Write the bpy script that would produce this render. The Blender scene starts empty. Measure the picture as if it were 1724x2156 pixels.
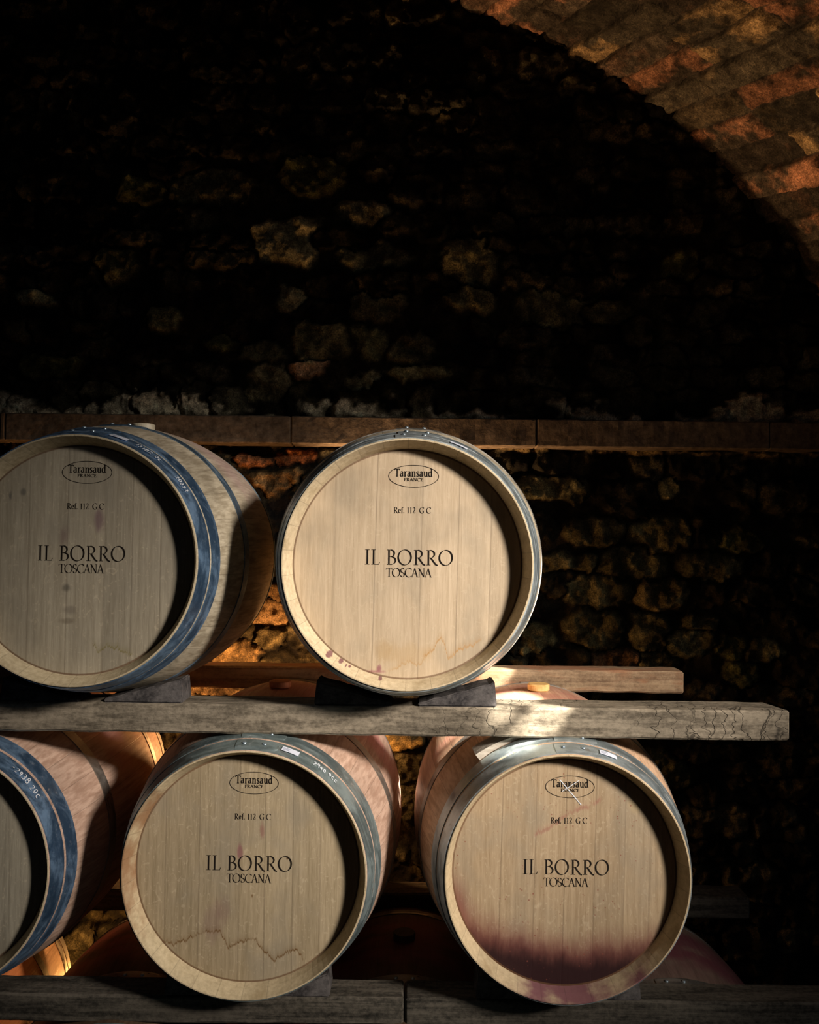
import bpy, bmesh, math, random
import numpy as np
from mathutils import Vector, Matrix
PI = math.pi
R = math.radians
random.seed(7)
sc = bpy.context.scene
C = sc.collection

# ------------------------------------------------------------------ camera
CAMZ = 2.0
F = 1838.0
ROLL = 0.7
PITCH = math.degrees(math.atan(60/1838.0))
cam_d = bpy.data.cameras.new('camera')
cam = bpy.data.objects.new('camera', cam_d); C.objects.link(cam)
cam.location = (0, 0, CAMZ)
cam.rotation_euler = (Matrix.Rotation(R(90+PITCH), 3, 'X') @ Matrix.Rotation(R(ROLL), 3, 'Z')).to_euler()
cam_d.sensor_fit = 'HORIZONTAL'; cam_d.sensor_width = 24.0
cam_d.lens = 24.0 * F / 1724.0
cam_d.clip_start = 0.05
sc.camera = cam

# ------------------------------------------------------------------ world, exposure
w = bpy.data.worlds.new('world'); sc.world = w; w.use_nodes = True
w.node_tree.nodes['Background'].inputs[0].default_value = (0.55, 0.7, 1.0, 1)
w.node_tree.nodes['Background'].inputs[1].default_value = 0.006
sc.view_settings.view_transform = 'Standard'
sc.view_settings.look = 'None'
sc.view_settings.gamma = 1.0
sc.view_settings.use_curve_mapping = False
sc.view_settings.exposure = 0.0

# ------------------------------------------------------------------ lights
def lamp(kind, name, loc, energy, color, target=None, **kw):
    d = bpy.data.lights.new(name, kind); d.energy = energy; d.color = color
    for k, v in kw.items(): setattr(d, k, v)
    o = bpy.data.objects.new(name, d); C.objects.link(o); o.location = loc
    if target is not None:
        o.rotation_euler = (Vector(target) - Vector(loc)).to_track_quat('-Z', 'Y').to_euler()
    return o
# daylight through the cellar door, right of and behind the camera
lamp('SPOT', 'door_daylight', (4.0, -1.6, CAMZ+1.92), 2900, (1.0, 0.89, 0.79), target=(0.40, 2.0, CAMZ-0.14),
     spot_size=R(21.5), spot_blend=1.0, shadow_soft_size=0.40)
# cool sky light from the same door, wider and weaker
lamp('AREA', 'door_skylight', (3.8, -1.4, CAMZ+1.6), 9, (0.55, 0.74, 1.0), target=(-0.3, 2.3, CAMZ-0.4),
     shape='RECTANGLE', size=1.2, size_y=1.8)
# thin sun shafts falling past the top barrel
SUNP = Vector((2.05, 0.30, CAMZ+2.42))
def shaft(n, tgt, size, e):
    lamp('SPOT', n, SUNP, e, (1.0, 0.93, 0.82), target=tgt, spot_size=R(size), spot_blend=0.6, shadow_soft_size=0.012)
shaft('sun_shaft', (0.335, 2.11, CAMZ-0.415), 1.5, 5000)
shaft('sun_shaft', (0.225, 2.11, CAMZ-0.405), 1.0, 3500)
shaft('sun_shaft', (0.26, 2.20, CAMZ-0.395), 1.9, 5000)
shaft('sun_shaft', (0.20, 2.45, CAMZ-0.46), 4.0, 10000)
shaft('sun_shaft', (0.275, 2.085, CAMZ-0.465), 1.25, 5500)
shaft('sun_shaft', (0.27, 2.73, CAMZ-0.41), 1.5, 5000)
# warm uplight on the floor between the barrels and the end wall
lamp('POINT', 'wall_uplight', (-0.47, 3.24, CAMZ-0.66), 28, (1.0, 0.47, 0.17), shadow_soft_size=0.04)
lamp('POINT', 'floor_uplight', (-0.98, 3.25, CAMZ-1.60), 17, (1.0, 0.45, 0.12), shadow_soft_size=0.05)
# warm lamp near the floor that washes the vault
lamp('SPOT', 'vault_uplight', (-0.30, 3.385, CAMZ-0.25), 150, (1.0, 0.56, 0.27), target=(0.75, 3.0, CAMZ+1.9),
     spot_size=R(92), spot_blend=0.9, shadow_soft_size=0.012)

# ------------------------------------------------------------------ helpers
def link(o, parent=None, loc=None):
    C.objects.link(o)
    if parent is not None: o.parent = parent
    if loc is not None: o.location = loc
    return o
def mesh_obj(name, verts, faces, mats, parent=None, loc=None, smooth=False, midx=None):
    m = bpy.data.meshes.new(name)
    m.from_pydata([tuple(v) for v in verts], [], [tuple(f) for f in faces])
    if not isinstance(mats, (list, tuple)): mats = [mats]
    for mt in mats: m.materials.append(mt)
    if smooth: m.polygons.foreach_set('use_smooth', [True]*len(m.polygons))
    if midx is not None: m.polygons.foreach_set('material_index', midx)
    m.update()
    return link(bpy.data.objects.new(name, m), parent, loc)
def tag(o, label, cat, group=None, kind=None):
    o['label'] = label; o['category'] = cat
    if group: o['group'] = group
    if kind: o['kind'] = kind
def hash2(ix, iy, s):
    n = (ix.astype(np.int64)*374761393 + iy.astype(np.int64)*668265263 + s*1442695041) & 0xffffffff
    n = ((n ^ (n >> 13))*1274126177) & 0xffffffff
    n = (n ^ (n >> 16)) & 0xffffff
    return n/float(0xffffff)
def vnoise(x, y, s=0):
    x = np.asarray(x, float); y = np.asarray(y, float)
    ix = np.floor(x); iy = np.floor(y); fx = x-ix; fy = y-iy
    fx = fx*fx*(3-2*fx); fy = fy*fy*(3-2*fy)
    a = hash2(ix, iy, s); b = hash2(ix+1, iy, s); c = hash2(ix, iy+1, s); d = hash2(ix+1, iy+1, s)
    return (a*(1-fx)+b*fx)*(1-fy)+(c*(1-fx)+d*fx)*fy
def fbm(x, y, s=0, o=4):
    r = 0; a = .5; t = 0
    for i in range(o):
        r = r + a*vnoise(x, y, s+i*17); t += a; a *= .5; x = x*2.03+5.1; y = y*2.03+1.7
    return r/t - .5
def sstep(a, b, x):
    t = np.clip((x-a)/(b-a), 0, 1); return t*t*(3-2*t)

# ---- node mini-language
class NT:
    def __init__(s, name):
        s.m = bpy.data.materials.new(name); s.m.use_nodes = True
        s.t = s.m.node_tree; s.b = s.t.nodes['Principled BSDF']
    def n(s, typ, **kw):
        nd = s.t.nodes.new(typ)
        for k, v in kw.items(): setattr(nd, k, v)
        return nd
    def put(s, sock, v):
        if isinstance(v, bpy.types.NodeSocket): s.t.links.new(v, sock)
        elif isinstance(v, (tuple, list)) and len(v) == 3 and sock.type == 'RGBA': sock.default_value = (*v, 1)
        else: sock.default_value = v
    def math(s, op, a, b=0.0, c=0.0, clamp=False):
        nd = s.n('ShaderNodeMath', operation=op, use_clamp=clamp)
        s.put(nd.inputs[0], a); s.put(nd.inputs[1], b); s.put(nd.inputs[2], c)
        return nd.outputs[0]
    def add(s, a, b): return s.math('ADD', a, b)
    def sub(s, a, b): return s.math('SUBTRACT', a, b)
    def mul(s, a, b): return s.math('MULTIPLY', a, b)
    def map(s, v, a, b, c=0.0, d=1.0):
        nd = s.n('ShaderNodeMapRange', interpolation_type='SMOOTHSTEP')
        s.put(nd.inputs['Value'], v)
        for k, q in (('From Min', a), ('From Max', b), ('To Min', c), ('To Max', d)): s.put(nd.inputs[k], q)
        return nd.outputs[0]
    def mix(s, f, a, b, mode='MIX'):
        nd = s.n('ShaderNodeMix', data_type='RGBA', blend_type=mode)
        s.put(nd.inputs[0], f); s.put(nd.inputs[6], a); s.put(nd.inputs[7], b)
        return nd.outputs[2]
    def obj(s): return s.n('ShaderNodeTexCoord').outputs['Object']
    def sep(s, v):
        nd = s.n('ShaderNodeSeparateXYZ'); s.put(nd.inputs[0], v); return nd.outputs
    def comb(s, x, y, z):
        nd = s.n('ShaderNodeCombineXYZ'); s.put(nd.inputs[0], x); s.put(nd.inputs[1], y); s.put(nd.inputs[2], z); return nd.outputs[0]
    def noise(s, vec, scale=(1, 1, 1), loc=(0, 0, 0), detail=4, rough=.55, dist=0.0):
        mp = s.n('ShaderNodeMapping'); mp.inputs['Scale'].default_value = scale; mp.inputs['Location'].default_value = loc
        s.put(mp.inputs[0], vec)
        nd = s.n('ShaderNodeTexNoise'); nd.inputs['Scale'].default_value = 1
        nd.inputs['Detail'].default_value = detail; nd.inputs['Roughness'].default_value = rough; nd.inputs['Distortion'].default_value = dist
        s.put(nd.inputs['Vector'], mp.outputs[0]); return nd.outputs[0]
    def ramp(s, f, stops, interp='LINEAR'):
        nd = s.n('ShaderNodeValToRGB'); cr = nd.color_ramp; cr.interpolation = interp
        while len(cr.elements) < len(stops): cr.elements.new(.5)
        for e, (p, c) in zip(cr.elements, stops):
            e.position = p
        for e, (p, c) in zip(cr.elements, stops):
            e.color = (*c, 1) if isinstance(c, (tuple, list)) else (c, c, c, 1)
        s.put(nd.inputs[0], f); return nd.outputs[0]
    def bump(s, h, strength=.3, dist=.002):
        nd = s.n('ShaderNodeBump'); nd.inputs['Strength'].default_value = strength; nd.inputs['Distance'].default_value = dist
        s.put(nd.inputs['Height'], h); s.t.links.new(nd.outputs[0], s.b.inputs['Normal'])
    def out(s, col, rough=.6, metal=0.0, spec=.3):
        s.put(s.b.inputs['Base Color'], col); s.put(s.b.inputs['Roughness'], rough)
        s.b.inputs['Metallic'].default_value = metal; s.b.inputs['Specular IOR Level'].default_value = spec
        return s.m

# ------------------------------------------------------------------ materials
def attr_stone(name, rough=.85, spec=.25, bscale=60):
    N = NT(name); at = N.n('ShaderNodeAttribute', attribute_name='tone'); o = N.obj()
    f = N.noise(o, (bscale,)*3, detail=6, rough=.7)
    g = N.noise(o, (14, 14, 14), (3, 1, 2), detail=5, rough=.65)
    col = N.mix(1.0, at.outputs[0], N.ramp(f, [(0.25, .35), (.5, .9), (.75, 1.45)]), 'MULTIPLY')
    k = N.noise(o, (170, 170, 170), (7, 7, 7), detail=4, rough=.8)
    col = N.mix(1.0, col, N.ramp(k, [(0.33, .35), (.5, .95), (.66, 1.8)]), 'MULTIPLY')
    f = N.add(f, N.mul(k, .4))
    col = N.mix(1.0, col, N.ramp(g, [(0.3, .35), (.5, 1.0), (.7, 1.5)]), 'MULTIPLY')
    N.bump(N.add(f, g), .8, .008)
    return N.out(col, rough, 0, spec)
M_wall = attr_stone('rubble_stone', .9, .12)
M_brick = attr_stone('old_brick', .85, .15, 70)
def ledge_mat():
    N = NT('dressed_stone'); o = N.obj()
    f = N.noise(o, (30, 30, 30), detail=6, rough=.7); g = N.noise(o, (3, 3, 3), detail=3)
    c = N.ramp(f, [(.3, (.04, .03, .02)), (.6, (.125, .10, .07)), (.8, (.22, .18, .13))])
    c = N.mix(1.0, c, N.ramp(g, [(.3, .6), (.7, 1.2)]), 'MULTIPLY')
    N.bump(f, .5, .004); return N.out(c, .9, 0, .1)
M_ledge = ledge_mat()
def floor_mat():
    N = NT('packed_floor'); f = N.noise(N.obj(), (6, 6, 6), detail=6)
    return N.out(N.ramp(f, [(.3, (.05, .04, .03)), (.7, (.12, .1, .08))]), .9)
M_floor = floor_mat()
def beam_mat(name, dark, light, cracks=0.0, seed=0.0, grain=(2.5, 55, 55), brown=None):
    N = NT(name); o = N.obj()
    g = N.noise(o, grain, (seed, 0, 0), detail=6, rough=.65, dist=.4)
    f = N.noise(o, (70, 90, 90), (0, seed, 0), detail=5, rough=.7)
    b = N.noise(o, (3.5, 9, 9), (seed, 4, 0), detail=3)
    t = N.add(N.mul(g, .6), N.mul(f, .4))
    c = N.mix(N.map(t, .34, .64), dark, light)
    c = N.mix(1.0, c, N.ramp(b, [(.3, .62), (.7, 1.18)]), 'MULTIPLY')
    if brown is not None: c = N.mix(N.mul(N.map(N.noise(o, (4, 8, 14), (9, seed, 2), detail=5, dist=1.), .45, .62), .8), c, brown)
    h = t
    if cracks:
        v = N.n('ShaderNodeTexVoronoi', feature='DISTANCE_TO_EDGE'); v.inputs['Scale'].default_value = 1
        x, y, z = N.sep(o)
        wv = N.noise(o, (12, 12, 25), (0, 0, seed), detail=3)
        N.put(v.inputs['Vector'], N.comb(N.add(N.mul(x, 28), N.mul(wv, 3.5)), N.mul(y, 4), N.add(N.mul(z, 7), N.mul(wv, 2.))))
        ck = N.map(v.outputs[0], 0.0, .05, 1, 0)
        ck = N.mul(ck, N.map(x, .55, .85, .12, 1))
        ck = N.mul(ck, N.map(N.noise(o, (5, 5, 5), (2, 2, seed), detail=2), .42, .6))
        c = N.mix(N.mul(ck, cracks), c, (.012, .01, .008)); h = N.sub(t, N.mul(ck, .5))
    N.bump(h, .75, .004)
    return N.out(c, .85, 0, .15)
M_beam = beam_mat('weathered_grey_timber', (.085, .07, .05), (.29, .245, .18), .75, 0.0, (9, 60, 60))
M_beam_back = beam_mat('brown_timber', (.20, .13, .08), (.50, .36, .22), 0, 3.0, brown=(.36, .17, .09))
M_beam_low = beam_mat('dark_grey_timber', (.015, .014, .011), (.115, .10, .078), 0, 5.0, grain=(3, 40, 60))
M_wedge = beam_mat('dark_chock_wood', (.018, .017, .018), (.11, .10, .095), 0, 8.0, grain=(20, 20, 20))
M_shim = beam_mat('pale_shim_wood', (.42, .36, .28), (.66, .6, .5), 0, 2.0, grain=(5, 60, 60))

def body_mat(name, a, b, stain=(.42, .2, .2), stain_amt=.6, seed=0.0, dirt=.5):
    N = NT(name); o = N.obj(); x, y, z = N.sep(o)
    g = N.noise(o, (65, 4, 65), (seed, seed, 0), detail=5, rough=.6, dist=.3)
    f = N.noise(o, (150, 14, 150), (seed, 2, 0), detail=3)
    bl = N.noise(o, (6, 5, 6), (0, seed, 5), detail=4)
    ang = N.math('ARCTAN2', x, z)
    u = N.mul(N.add(ang, PI), 30/(2*PI))
    wn = N.n('ShaderNodeTexWhiteNoise', noise_dimensions='1D'); N.put(wn.inputs['W'], N.add(N.math('FLOOR', u), seed*7.3))
    fr = N.math('ABSOLUTE', N.sub(N.math('FRACT', u), .5))
    seam = N.map(fr, .483, .497)
    t = N.add(N.mul(g, .65), N.mul(f, .35))
    c = N.mix(N.map(t, .36, .64), a, b)
    c = N.mix(1.0, c, N.ramp(wn.outputs[0], [(0, .84), (1, 1.12)]), 'MULTIPLY')
    c = N.mix(N.mul(N.map(bl, .5, .68), dirt), c, (.11, .09, .06))
    mid = N.map(N.math('ABSOLUTE', N.sub(y, .475)), .06, .21, 1, 0)
    top = N.map(z, -.1, .33)
    sm = N.mul(N.mul(N.mul(mid, top), N.map(N.noise(o, (5, 7, 5), (seed, 8, 8), detail=4), .32, .58)), stain_amt)
    c = N.mix(sm, c, stain)
    c = N.mix(N.mul(seam, .4), c, (.05, .035, .02))
    N.bump(N.sub(t, N.mul(seam, .5)), .35, .0015)
    return N.out(c, N.map(t, .3, .7, .62, .46), 0, .35)

def chime_mat(name, a, b, blot=None, blot_dir=(-1, 0), seed=0.0, amt=.8, spots=()):
    N = NT(name); o = N.obj(); x, y, z = N.sep(o)
    ang = N.math('ARCTAN2', x, z)
    u = N.mul(N.add(ang, PI), 30/(2*PI))
    wn = N.n('ShaderNodeTexWhiteNoise', noise_dimensions='1D'); N.put(wn.inputs['W'], N.add(N.math('FLOOR', u), seed*3.1))
    fr = N.math('ABSOLUTE', N.sub(N.math('FRACT', u), .5))
    f = N.noise(o, (90, 90, 90), (seed, 0, 0), detail=5, rough=.65)
    g = N.noise(o, (14, 14, 14), (0, seed, 0), detail=3)
    c = N.mix(N.map(f, .2, .8), a, b)
    c = N.mix(1.0, c, N.ramp(wn.outputs[0], [(0, .93), (1, 1.04)]), 'MULTIPLY')
    c = N.mix(N.mul(N.map(g, .55, .7), .4), c, (.25, .17, .07))
    if blot is not None:
        rr = N.add(N.mul(x, blot_dir[0]), N.mul(z, blot_dir[1]))
        mk = N.mul(N.map(N.add(rr, N.mul(N.sub(g, .5), .12)), .20, .245), N.map(N.noise(o, (14, 14, 14), (5, 5, seed), detail=5), .28, .6))
        c = N.mix(N.mul(mk, amt), c, blot)
    for sx, sz, sr in spots:
        dx = N.sub(x, sx); dz = N.sub(z, sz)
        d = N.add(N.math('SQRT', N.add(N.mul(dx, dx), N.mul(dz, dz))), N.mul(N.sub(f, .5), .008))
        c = N.mix(N.mul(N.map(d, sr*.6, sr, 1, 0), .85), c, (.16, .05, .07))
    c = N.mix(N.mul(N.map(fr, .475, .495), .28), c, (.05, .035, .02))
    N.bump(f, .3, .001)
    return N.out(c, .65, 0, .3)

def head_mat(name, a, b, seed, seams, blobs=(), lines=(), wine=None, speck=0.0, grey=.0):
    """boards run upright; blobs: (x,z,rx,rz,colour,amount); lines: jagged tide marks (z0,x0,x1,amp,colour,amount,width)"""
    N = NT(name); o = N.obj(); x, y, z = N.sep(o)
    rnd = random.Random(int(seed*100))
    xs = N.add(x, N.mul(z, rnd.uniform(-.03, .03)))
    u = N.math('DIVIDE', N.add(xs, .3), .6)
    st = [(0.0, rnd.uniform(.86, 1.1))]; ss = [(0.0, 0.0)]
    for q in seams:
        p = (q+.3)/.6
        st.append((p, rnd.uniform(.80, 1.12)))
        ss += [(p-.0035, 0.0), (p, 1.0), (p+.0035, 0.0)]
    tone = N.ramp(u, st, 'CONSTANT'); seam = N.ramp(u, ss)
    ids = N.ramp(u, [(p, rnd.random()) for p, _ in st], 'CONSTANT')
    idv = N.n('ShaderNodeSeparateColor'); N.put(idv.inputs[0], ids)
    sh = N.mul(idv.outputs[0], 9.0)
    ov = N.comb(N.add(x, sh), y, N.add(z, N.mul(sh, .3)))
    g = N.noise(ov, (150, 1, 5), (seed, 0, 0), detail=5, rough=.6, dist=.6)
    g2 = N.noise(ov, (38, 1, 2.6), (seed, 3, 0), detail=4, rough=.55, dist=1.6)
    f = N.noise(ov, (520, 1, 30), (0, seed, 0), detail=3, rough=.7)
    fl = N.noise(ov, (60, 1, 45), (4, seed, 0), detail=3, dist=2.2)
    cl = N.noise(o, (7, 1, 5), (seed, 7, 0), detail=4)
    t = N.add(N.add(N.mul(g, .38), N.mul(g2, .30)), N.mul(f, .32))
    c = N.mix(N.map(t, .32, .68), a, b)
    c = N.mix(1.0, c, tone, 'MULTIPLY')
    c = N.mix(N.mul(N.map(fl, .58, .68), .22), c, (.72, .60, .42))
    c = N.mix(N.mul(N.map(cl, .46, .68), .35+grey), c, (.24, .215, .165))
    c = N.mix(N.mul(seam, .38), c, (.09, .06, .035))
    wn = N.sub(N.noise(o, (22, 1, 9), (seed, 1, 4), detail=4, rough=.65), .5)
    wn2 = N.sub(N.noise(o, (60, 1, 20), (seed, 2, 9), detail=4, rough=.65), .5)
    for (bx, bz, rx, rz, col, amt) in blobs:
        dx = N.math('DIVIDE', N.sub(x, bx), rx); dz = N.math('DIVIDE', N.sub(z, bz), rz)
        d = N.math('SQRT', N.add(N.mul(dx, dx), N.mul(dz, dz)))
        mk = N.map(N.add(N.add(d, N.mul(wn, 1.6)), N.mul(wn2, .9)), .3, 1.1, 1, 0)
        c = N.mix(N.mul(mk, amt), c, col)
    for (lp, col, amt, wd) in lines:
        hx = N.comb(x, 0.0, 0.0)
        fc = N.n('ShaderNodeFloatCurve'); cv = fc.mapping.curves[0]
        P = [((q[0]+.3)/.6, (q[1]+.3)/.6) for q in lp]
        cv.points[0].location = P[0]; cv.points[1].location = P[-1]
        for q in P[1:-1]: cv.points.new(*q)
        for q in cv.points: q.handle_type = 'VECTOR'
        fc.mapping.update()
        N.put(fc.inputs['Value'], N.math('DIVIDE', N.add(x, .3), .6))
        z0 = N.sub(N.mul(fc.outputs[0], .6), .3); x0 = lp[0][0]; x1 = lp[-1][0]
        h = N.mul(N.sub(N.noise(hx, (110, 1, 1), (seed, 0, 0), detail=5, rough=.8), .5), .055)
        d = N.sub(z, N.add(h, z0))
        ln = N.map(N.math('ABSOLUTE', d), wd*.25, wd, 1, 0)
        halo = N.mul(N.map(d, 0.0, .02, 1, 0), N.map(d, -.001, .0, 0, 1))
        xm = N.mul(N.map(x, x0, x0+.01), N.map(x, x1-.01, x1, 1, 0))
        pt = N.map(N.noise(o, (30, 1, 12), (seed, 9, 9), detail=3), .33, .52, .35, 1)
        c = N.mix(N.mul(N.mul(N.math('MAXIMUM', ln, N.mul(halo, .3)), N.mul(xm, pt)), amt), c, col)
    if wine:
        rr = N.math('SQRT', N.add(N.mul(x, x), N.mul(z, z)))
        dn = N.add(N.mul(z, -1.0), N.mul(x, -.10))
        edge = N.add(N.add(N.mul(dn, .80), N.mul(rr, .32)), N.add(N.mul(wn, .06), N.mul(wn2, .03)))
        m1 = N.map(edge, .135, .225)
        m2 = N.map(edge, .18, .255)
        sideL = N.mul(N.mul(N.map(rr, .215, .262), N.map(x, -.05, -.17)), N.map(z, .02, -.08))
        m1 = N.math('MAXIMUM', N.mul(m1, .85), N.mul(sideL, .75))
        c = N.mix(m1, c, (.17, .035, .035)); c = N.mix(N.mul(m2, .92), c, (.010, .002, .004))
    if speck:
        v = N.n('ShaderNodeTexVoronoi'); v.inputs['Scale'].default_value = 85; N.put(v.inputs['Vector'], o)
        sm = N.mul(N.map(v.outputs[0], .08, .20, 1, 0), N.map(N.noise(o, (9, 1, 9), (seed, 3, 3), detail=3), .45, .62))
        c = N.mix(N.mul(sm, speck), c, (.22, .06, .04))
    re = N.math('SQRT', N.add(N.mul(x, x), N.mul(z, z)))
    c = N.mix(N.mul(N.map(re, .2590, .2612), .75), c, (.13, .065, .03))
    N.bump(N.sub(t, N.mul(seam, .7)), .3, .0012)
    return N.out(c, .62, 0, .3)

def hoop_mat(name, a, b, rust=.15, metal=.75, seed=0.0, ro=.42):
    N = NT(name); o = N.obj()
    g = N.noise(o, (9, 22, 9), (seed, 0, 0), detail=5, rough=.65, dist=1.0)
    f = N.noise(o, (70, 70, 70), (seed, 1, 0), detail=5, rough=.7)
    sc_ = N.noise(o, (130, 8, 130), (0, seed, 2), detail=3, dist=2)
    c = N.mix(N.map(N.add(N.mul(g, .7), N.mul(f, .3)), .38, .62), a, b)
    c = N.mix(N.mul(N.map(f, .60, .70), .5), c, (.62, .70, .78))
    c = N.mix(N.mul(N.map(N.noise(o, (26, 26, 26), (seed, 6, 6), detail=5), .6, .7), rust), c, (.18, .09, .03))
    N.bump(sc_, .12, .0008)
    return N.out(c, N.map(g, .35, .65, ro-.10, ro+.16), metal, .5)

def flat(name, col, rough=.6, metal=0.0, spec=.3): return NT(name).out(col, rough, metal, spec)
M_ink = flat('branded_ink', (.012, .009, .007), .8, 0, .1)
M_chalk = flat('white_marker', (.72, .76, .80), .7)
M_label = flat('white_label_paper', (.66, .70, .80), .5)
M_rivet = flat('rivet_steel', (.40, .50, .56), .35, .8)
M_backhead = flat('plain_oak', (.38, .27, .16), .7)
def bung_mat(name, a, b):
    N = NT(name); f = N.noise(N.obj(), (60, 60, 60), detail=4); N.bump(f, .3, .001)
    return N.out(N.mix(N.map(f, .35, .65), a, b), .55, 0, .4)

# ------------------------------------------------------------------ barrel geometry
LEN = .95
RB = .350      # bilge
RH = .2835     # at the heads
def rad(y):
    t = (y-LEN/2)/(LEN/2)
    return RB - (RB-RH)*t*t*(1-.04*(1-t*t))
def lathe(profile, seg, closed=False, a0=0.0, a1=2*PI):
    """profile of (r, y); returns verts, faces turned about the local Y axis, angle from +Z towards +X"""
    full = abs(a1-a0-2*PI) < 1e-6
    n = seg if full else seg+1
    V = []; Fc = []
    for i in range(n):
        a = a0+(a1-a0)*i/seg
        for (r, y) in profile: V.append((r*math.sin(a), y, r*math.cos(a)))
    m = len(profile)
    for i in range(seg):
        j = (i+1) % n
        for k in range(m if closed else m-1):
            l = (k+1) % m
            Fc.append((i*m+k, j*m+k, j*m+l, i*m+l))
    return V, Fc
def make_body_mesh(seg=120):
    prof = [(rad(LEN*i/44), LEN*i/44) for i in range(45)]
    rear = [(RH-.004, LEN), (RH-.0135, LEN-.026), (RH-.020, LEN-.049)]
    front = [(RH-.0200, .049), (RH-.0135, .026), (RH-.0035, .0), (RH-.001, .0)]
    prof = front + [(RH, .001)] + prof[1:] + rear
    V, Fc = lathe(prof, seg)
    m = len(prof); mi = []
    for i in range(seg):
        for k in range(m-1): mi.append(1 if k < 4 else 0)
    return V, Fc, mi
def hoop_geo(y0, y1, seam, seg=120, th=.0022, wob=0):
    n = 5
    P = [(rad(y0)-.001, y0)] + [(rad(y0+(y1-y0)*i/n)+th, y0+(y1-y0)*i/n) for i in range(n+1)] + [(rad(y1)-.001, y1)]
    V, Fc = lathe(P, seg)
    # riveted lap: second thickness over a short arc with a rounded tongue
    b = len(V); rows = 16; a0 = seam-.14; a1 = seam+.20
    for i in range(rows+1):
        a = a0+(a1-a0)*i/rows
        e = 1.0
        q = (i-rows+4)/4.0
        if q > 0: e = math.sqrt(max(0, 1-q*q*.72))
        for k in range(6):
            yy = (y0+y1)/2+(y1-y0)/2*e*(-1+2*k/5)
            r = rad(yy)+th+(.0002 if k in (0, 5) else .0022)
            V.append((r*math.sin(a), yy, r*math.cos(a)))
    for i in range(rows):
        for k in range(5): Fc.append((b+i*6+k, b+(i+1)*6+k, b+(i+1)*6+k+1, b+i*6+k+1))
    # closing lips of the lap
    for i, sgn in ((0, -1), (rows, 1)):
        c0 = len(V)
        for k in range(6):
            p = Vector(V[b+i*6+k]); d = math.hypot(p.x, p.z)
            s = (d-.0026)/d; V.append((p.x*s, p.y, p.z*s))
        for k in range(5): Fc.append((b+i*6+k, b+i*6+k+1, c0+k+1, c0+k))
    return V, Fc
def dome(center, normal, r, h, seg=14):
    n = Vector(normal).normalized(); t = n.orthogonal().normalized(); s = n.cross(t)
    V = []; Fc = []
    rings = [(1.0, 0), (.93, .45), (.7, .8), (.35, .97)]
    for (q, hh) in rings:
        for i in range(seg):
            a = 2*PI*i/seg
            V.append(Vector(center)+(t*math.cos(a)+s*math.sin(a))*r*q+n*h*hh)
    V.append(Vector(center)+n*h); top = len(V)-1
    for k in range(len(rings)-1):
        for i in range(seg):
            j = (i+1) % seg; Fc.append((k*seg+i, k*seg+j, (k+1)*seg+j, (k+1)*seg+i))
    for i in range(seg): Fc.append((3*seg+i, 3*seg+(i+1) % seg, top))
    return V, Fc

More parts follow.
